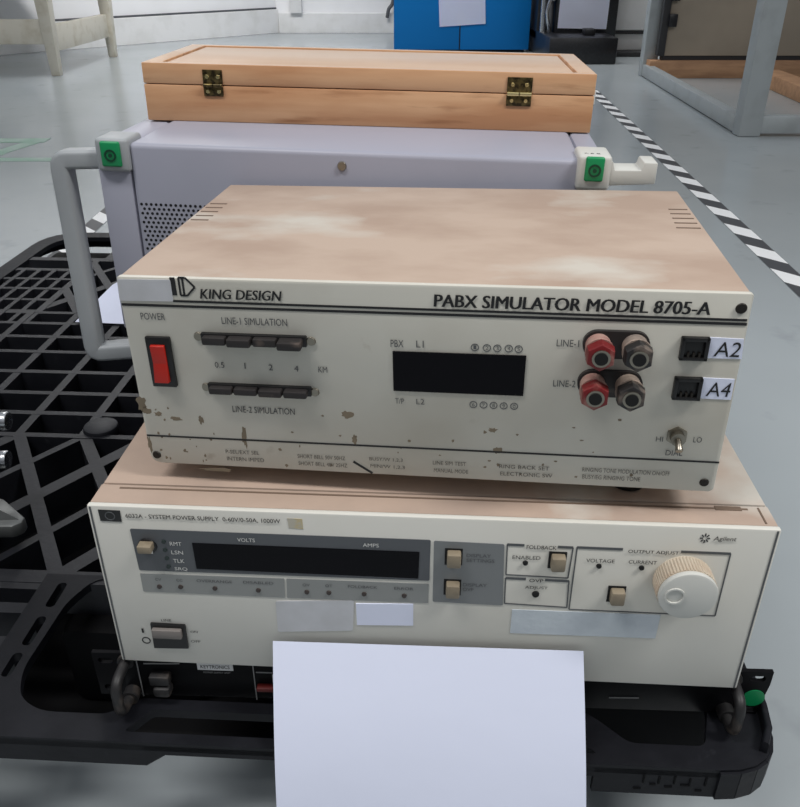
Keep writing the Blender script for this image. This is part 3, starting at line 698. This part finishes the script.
# screws
for c, r in (((0.3476, 0.1186), .0034), ((0.0045, 0.0061), .0031), ((0.3465, 0.0067), .0031)):
    b = nb(); cyl(b, (c[0], .0005, c[1]), (0, -1, 0), r, .0012, 20, r * .8); cyl(b, (c[0], -.0006, c[1]), (0, -1, 0), r * .4, .0003, 6); obj('screw', b, M['screw'], kg)
# rocker switch
b = nb(); p = [(0.0123, 0.0903), (0.0273, 0.0903), (0.0259, 0.0575), (0.0105, 0.0572)]
x0 = (p[0][0] + p[3][0]) / 2; x1 = (p[1][0] + p[2][0]) / 2; z0 = p[3][1]; z1 = p[0][1]
fr_ = nb(); box(fr_, x0, x1, -.0022, .001, z0, z1, .0006); sw = obj('power_switch', fr_, M['black_plastic'], kg)
prof = [(-.0022, z0 + .004), (-.006, z0 + .0045), (-.0035, (z0 + z1) / 2), (-.0045, z1 - .005), (-.0022, z1 - .0045)]
b = nb(); prism(b, prof, x0 + .0032, x1 - .0032, 'yz', .0004); obj('rocker', b, M['rocker_red'], sw)
# push button banks
def bank(ax, bx, az0, az1, sa, sb, cols, outs):
    b = nb(); box(b, ax - .0012, bx + .0012, -.0025, .001, az0, az1, .0006); bk = obj('button_bank', b, M['black_plastic'], kg)
    w = (bx - ax) / 4
    for i in range(4):
        b = nb(); box(b, ax + i * w + .0005, ax + (i + 1) * w - .0005, -.0068 - outs[i], -.001, az0 + .0008, az1 - .0008, .0012); obj('push_button', b, M['dusty_black'], bk)
    for s in (sa, sb):
        b = nb(); cyl(b, (s[0], .0005, s[1]), (0, -1, 0), .0030, .0016, 18, .0024); obj('screw', b, M['metal'], bk)
a = (0.0475, 0.0953); c = (0.1083, 0.0862); bank(a[0], c[0], c[1] + .0012, a[1] - .0012, (0.0441, 0.0911), (0.1119, 0.0905), None, (0, .002, 0, .004))
a = (0.0474, 0.0621); c = (0.1089, 0.0536); bank(a[0], c[0], c[1] + .0012, a[1] - .0012, (0.0445, 0.0574), (0.1119, 0.0570), None, (0, 0, .001, .001))
b = nb(); flat(b, [(0.1596, 0.0862), (0.2360, 0.0864), (0.2357, 0.0607), (0.1597, 0.0606)], .0, -.0010); obj('display_window', b, M['window'], kg, False)
# binding posts
def plateb(c1, c2):
    b = nb(); m = ((c1[0] + c2[0]) / 2, (c1[1] + c2[1]) / 2)
    prism(b, [(m[0] + x, m[1] + z) for x, z in rrect(abs(c2[0] - c1[0]) + .0165, .0165, .0078, 6)], .0005, -.0028); obj('post_plate', b, M['dusty_black'], kg)
def post(c, cap, dust):
    b = nb(); cyl(b, (c[0], -.0025, c[1]), (0, -1, 0), .0070, .0085, 28, .0074); cyl(b, (c[0], -.011, c[1]), (0, -1, 0), .0080, .0015, 28); pb = obj('binding_post', b, M[dust], kg)
    b = nb(); cyl(b, (c[0], -.0123, c[1]), (0, -1, 0), .0085, .0078, 6, .0080, bev=.0008); obj('post_cap', b, M[cap], pb)
    b = nb(); cyl(b, (c[0], -.0198, c[1]), (0, -1, 0), .0050, .0012, 20); obj('cap_ring', b, M['metal'], pb)
    b = nb(); cyl(b, (c[0], -.0205, c[1]), (0, -1, 0), .0036, .0011, 20); obj('socket_hole', b, M['hole'], pb)
r1, b1, r2, b2 = (0.2747, 0.0956), (0.2945, 0.0959), (0.2740, 0.0713), (0.2936, 0.0715)
plateb(r1, b1); plateb(r2, b2)
post(r1, 'post_red', 'post_dust_red'); post(b1, 'post_black', 'post_dust'); post(r2, 'post_red', 'post_dust_red'); post(b2, 'post_black', 'post_dust')
# telephone jacks
def jack(p, lab, txt, tp):
    xs = [q[0] for q in p]; x0 = (p[0][0] + p[3][0]) / 2; x1 = (p[1][0] + p[2][0]) / 2; z1 = (p[0][1] + p[1][1]) / 2; z0 = (p[2][1] + p[3][1]) / 2
    b = nb(); box(b, x0, x1, -.001, .001, z0, z1, .0004)
    box(b, x0, x0 + .0022, -.003, 0, z0, z1, .0004); box(b, x1 - .0022, x1, -.003, 0, z0, z1, .0004); box(b, x0, x1, -.003, 0, z1 - .0022, z1, .0004); box(b, x0, x1, -.003, 0, z0, z0 + .002, .0004)
    j = obj('phone_jack', b, M['black_plastic'], kg)
    b = nb()
    for k in range(3): box(b, x0 + .004 + k * .003, x0 + .0052 + k * .003, -.0025, 0, z0 + .002, z0 + .0045)
    obj('jack_contacts', b, M['screw'], j, False)
    b = nb(); flat(b, lab, 0, -.0005); l = obj('jack_label', b, M['paper'], kg, False)
    obj('lettering', text_bm([(txt, tp[0], tp[1], .0088, .12)], -.0008), M['ink'], l, False)
jack([(0.3189, 0.1020), (0.3336, 0.1014), (0.3349, 0.0879), (0.3196, 0.0880)], [(0.3335, 0.1015), (0.3521, 0.1011), (0.3530, 0.0891), (0.3349, 0.0890)], 'A2', ((0.3376, 0.0905), (0.3512, 0.0902)))
jack([(0.3189, 0.0771), (0.3339, 0.0771), (0.3350, 0.0633), (0.3192, 0.0629)], [(0.3341, 0.0768), (0.3516, 0.0766), (0.3518, 0.0636), (0.3352, 0.0637)], 'A4', ((0.3375, 0.0656), (0.3505, 0.0655)))
# toggle switch
c = (0.3258, 0.0384); b = nb(); cyl(b, (c[0], .0005, c[1]), (0, -1, 0), .0062, .0022, 6); cyl(b, (c[0], -.0015, c[1]), (0, -1, 0), .0042, .004, 18); ts = obj('toggle_switch', b, M['metal'], kg)
b = nb(); cyl(b, (c[0], -.005, c[1]), (0, -.85, -.5), .0016, .0075, 14, .0023, bev=.0004); obj('lever', b, M['metal'], ts)
# grime marks on the face (own shapes)
def blot(bm, c, rx, rz, seed):
    rr = random.Random(seed); pts = []
    for k in range(16):
        a = 2 * PI * k / 16; f = .55 + .6 * rr.random(); pts.append((c[0] + rx * f * math.cos(a), c[1] + rz * f * math.sin(a)))
    prism(bm, pts, 0, -.00012)
for c, rx, rz, sd in (((0.0006, 0.0437), .0035, .006, 1), ((0.0030, 0.0387), .003, .003, 2), ((0.0106, 0.0369), .003, .0018, 3), ((0.0220, 0.0338), .004, .002, 4), ((0.1311, 0.0425), .004, .003, 6), ((0.1347, 0.0247), .0022, .0045, 7), ((0.2192, 0.0362), .003, .0018, 8), ((0.0012, 0.0140), .0016, .007, 9), ((0.0378, 0.0338), .002, .003, 10), ((0.0645, 0.0226), .0018, .009, 11), ((0.2228, 0.0222), .003, .003, 12), ((0.0426, -0.0030), .012, .0016, 13)):
    b = nb(); blot(b, c, rx, rz, sd); obj('grime_mark', b, M['stain'], kg, False)
b = nb()
for k in range(46):
    blot(b, (.008 + random.random() ** 2 * .30, .003 + random.random() ** 1.6 * .045), .0004 + random.random() * .0009, .0004 + random.random() * .0009, 50 + k)
obj('grime_speckles', b, M['stain'], kg, False)['kind'] = 'stuff'
b = nb(); line(b, (0.1333, 0.0087), (0.1452, 0.0007), .0014); obj('scratch', b, M['ink'], kg, False)

# ------------------------------------------------------------------ grey instrument lying behind
GH = 0.162
R = (Matrix.Rotation(0.01754, 3, 'Y') @ Matrix.Rotation(-0.09, 3, 'Z')).to_euler()
gi = thing('grey_instrument', 'large lavender grey instrument with side handles and green corner caps, behind', 'measuring instrument', (-0.2237, 0.6734, 0.3253), R)
GD = .42
bm = nb(); box(bm, 0, .3645, 0, GD, .0015, GH, .0045, 3); obj('case', bm, M['grey_case'], gi)
bm = nb(); box(bm, -.029, -.0005, .001, GD - .001, -.004, GH - .0015, .003); obj('front_bezel', bm, M['grey_case'], gi)
bm = nb(); box(bm,   .365, .384, .002, GD - .002, .006, GH - .001, .003); obj('rear_frame', bm, M['grey_case'], gi)
pf = nb()
for r in range(15):
    for k in range(15):
        x = .005 + k * .0042 + (.0021 if r % 2 else 0); z = .1125 - r * .00385
        cyl(pf, (x, .0004, z), (0, -1, 0), .00125, .0006, 8)
obj('vent_perforation', pf, M['perf'], gi, False)
c = (.1753, .1502); b = nb(); cyl(b, (c[0], .001, c[1]), (0, -1, 0), .0042, .0026, 24, .0032); cyl(b, (c[0], -.0014, c[1]), (0, -1, 0), .0018, .0006, 6); obj('screw', b, M['metal'], gi)
# near handle (U with vertical grip); far one matches
def handle(y):
    sec = rrect(.0155, .018, .0035)
    b = nb(); p = fillet([(-.012, y, .1475), (-.0622, y - .004, .1455), (-.0622, y - .004, -.0315), (-.012, y, -.0265)], .007, 4)
    sweep(b, p, sec, (0, 1, 0)); obj('handle', b, M['grey_trim'], gi)
handle(.012); handle(GD - .012)
def corner(x0, x1, z0, z1, y0, y1, cx0, cx1, cz0, cz1, lab, bm_='white_plastic'):
    b = nb(); box(b, x0, x1, y0, y1, z0, z1, .003, 3); k = obj('corner_block', b, M[bm_], gi)
    b = nb(); box(b, cx0, cx1, y0 - .0022, y0 + .01, cz0, cz1, .0016, 3); g = obj('corner_cap', b, M['green'], k, True, lab)
    m = ((cx0 + cx1) / 2, (cz0 + cz1) / 2 - .0008)
    b = nb(); ring(b, m, .0042, .0014, y0 - .0018, y0 - .0028, 20); cyl(b, (m[0], y0 - .0018, m[1]), (0, -1, 0), .0016, .001, 12); obj('cap_ring', b, M['green_dark'], g, False)
corner(-.0265, .001, .139, .1655, -.0035, .03, -.0215, -.0050, .1435, .1635, 'green cap', 'grey_trim')
corner(.3605, .3865, .1400, .1668, -.0065, .03, .3662, .3806, .1474, .1660, 'green cap')
# small slots on top of the corner block at right
b = nb()
for k in range(3): box(b, .3655 + k * .0047, .3683 + k * .0047, -.0005, .0035, .1664, .1668)
obj('corner_slots', b, M['hole'], gi, False)
# rear feet
for y in (.0, GD - .03):
    b = nb(); prism(b, [(.384, .1435), (.4215, .1462), (.4215, .1625), (.411, .1625), (.4095, .1565), (.3895, .1560), (.3875, .1625), (.384, .1625)], y - .004, y + .022, 'xz', .0012); obj('rear_foot', b, M['white_plastic'], gi)
for x, dz in ((.06, -.0045), (.30, -.0004)):
    for y in (.03, .20):
        b = nb(); cyl(b, (x, y, dz), (0, 0, 1), .012, .003 - dz, 20); obj('foot', b, M['black_plastic'], gi)

# ------------------------------------------------------------------ wooden box on top
WW, WH, WD = 0.4028, 0.0492, 0.1605
R = (Matrix.Rotation(0.0048, 3, 'X') @ Matrix.Rotation(0.01754, 3, 'Y') @ Matrix.Rotation(-0.0596, 3, 'Z')).to_euler()
wb = thing('wooden_box', 'flat hinged beech wood box on the grey instrument', 'box', (-0.2315, 0.7757, 0.4876), R)
seam = .0315
bm = nb(); box(bm, 0, WW, 0, WD, 0, seam - .0004, .0008); obj('base', bm, M['wood'], wb)
lid = nb(); fw = .012
box(lid, 0, WW, 0, .009, seam + .0004, WH, .0007); box(lid, 0, WW, WD - .009, WD, seam + .0004, WH, .0007)
box(lid, 0, fw + .004, .009, WD - .009, seam + .0004, WH, .0006); box(lid, WW - fw - .004, WW, .009, WD - .009, seam + .0004, WH, .0006)
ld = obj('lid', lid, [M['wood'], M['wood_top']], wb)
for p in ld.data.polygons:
    if p.normal.z > .95: p.material_index = 1  # paler tone puts ceiling sheen into the colour of up-facing lid faces
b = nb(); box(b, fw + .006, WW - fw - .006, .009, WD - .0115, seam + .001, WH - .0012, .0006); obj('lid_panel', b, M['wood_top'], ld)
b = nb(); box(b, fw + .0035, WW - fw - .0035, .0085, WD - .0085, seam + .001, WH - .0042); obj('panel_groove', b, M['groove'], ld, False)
def hinge(xa, xb, zt_, zb_, seamz, tight):
    b = nb(); box(b, xa, xb, -.0012, .0005, seamz + .0012, zt_, .0003); box(b, xa, xb, -.0012, .0005, zb_, seamz - .0012, .0003); h = obj('hinge', b, M['brass'], wb)
    b = nb(); n = 2; w = (xb - xa)
    for k in range(n): cyl(b, (xa + k * w / n + .0004, -.0018, seamz), (1, 0, 0), .0019, w / n - .0008, 14)
    obj('hinge_knuckle', b, M['brass_new'] if tight else M['brass'], h)
    for x in (xa + w * .22, xb - w * .22):
        for z in ((zt_ + seamz) / 2 + .0006, (zb_ + seamz) / 2 - .0006):
            b = nb(); cyl(b, (x, -.001, z), (0, -1, 0), .0021, .0008, 12, .0016); obj('hinge_screw', b, M['brass_new'], h)
a = (0.0547, 0.0446); c = (0.0723, 0.0224); s = (0.0628, 0.0341); hinge(a[0], c[0], a[1], c[1], seam, False)
a = (0.3257, 0.0452); c = (0.3477, 0.0213); hinge(a[0], c[0], a[1], c[1], seam, True)

# ------------------------------------------------------------------ white paper sheet hanging at the front
top = [Vector((-0.0861, 0.3999, 0.2140)), Vector((0.1214, 0.3877, 0.2208 - .0035))]
bot = [Vector((-0.0845, 0.3400, 0.070)), Vector((0.1270, 0.3290, 0.070))]
bm = nb(); nx, nz = 14, 16; g = []
for k in range(nz + 1):
    s = k / nz; row = []
    for i in range(nx + 1):
        u = i / nx; p = (top[0].lerp(top[1], u)).lerp(bot[0].lerp(bot[1], u), s)
        p.y -= .006 * math.sin(s * PI) + .0012 * math.sin(u * 5 + s * 4) * s
        row.append(bm.verts.new(p))
    g.append(row)
for k in range(nz):
    for i in range(nx): bm.faces.new((g[k][i], g[k + 1][i], g[k + 1][i + 1], g[k][i + 1]))
bmesh.ops.recalc_face_normals(bm, faces=bm.faces[:])
bmesh.ops.solidify(bm, geom=bm.faces[:], thickness=0.0003)
tag(obj('paper_sheet', bm, M['paper']), 'large blank white paper sheet hanging in front of the power supply', 'paper')

# ------------------------------------------------------------------ light
def lamp(name, loc, sx, sy, e, rot=(0, 0, 0), col=(1, 1, 1)):
    l = bpy.data.lights.new(name, 'AREA'); l.shape = 'RECTANGLE'; l.size = sx; l.size_y = sy; l.energy = e; l.color = col
    o = bpy.data.objects.new(name, l); C.objects.link(o); o.location = loc; o.rotation_euler = rot; return o
lamp('unseen_lamp', (1.75, -0.20, 2.7), 1.2, 0.3, 58, (0, 0, 0), (1, .985, .96))
lamp('unseen_lamp', (-1.0, -0.1, 2.7), 1.2, 0.3, 33, (0, 0, 0), (1, .985, .97))  # unseen fill light added from the left
lamp('unseen_lamp', (-1.5, 4.3, 2.9), 0.3, 1.6, 22, (0, 0, 0), (1, .99, .97))
lamp('unseen_lamp', (-0.3, 5.2, 2.6), 3.6, 0.3, 92, (math.radians(55), 0, 0), (1, .99, .97))  # unseen light added and tilted to brighten the back wall
w = bpy.data.worlds.new('room_ambient'); sc.world = w; w.use_nodes = True
nt = w.node_tree; bg = nt.nodes['Background']
tc = nt.nodes.new('ShaderNodeTexCoord'); sx = nt.nodes.new('ShaderNodeSeparateXYZ'); mr = nt.nodes.new('ShaderNodeMapRange')
nt.links.new(tc.outputs['Generated'], sx.inputs[0]); nt.links.new(sx.outputs['Z'], mr.inputs['Value'])
mr.inputs['From Min'].default_value = 0.0; mr.inputs['From Max'].default_value = 0.9
mr.inputs['To Min'].default_value = 0.05; mr.inputs['To Max'].default_value = 0.54
nt.links.new(mr.outputs['Result'], bg.inputs[1])
bg.inputs[0].default_value = (0.90, 0.94, 1.0, 1)

# ------------------------------------------------------------------ camera
cam = bpy.data.cameras.new('camera'); co = bpy.data.objects.new('camera', cam); C.objects.link(co)
cam.sensor_fit = 'HORIZONTAL'; cam.sensor_width = 36.0; cam.lens = 807.1 / 800 * 36.0; cam.clip_start = 0.01
co.location = (0, 0, 0.62); co.rotation_euler = (PI / 2 - 0.50687, 0.0, 0)
sc.camera = co
sc.view_settings.view_transform = 'Standard'; sc.view_settings.look = 'None'; sc.view_settings.gamma = 1.0
sc.view_settings.use_curve_mapping = False; sc.view_settings.exposure = 0.0
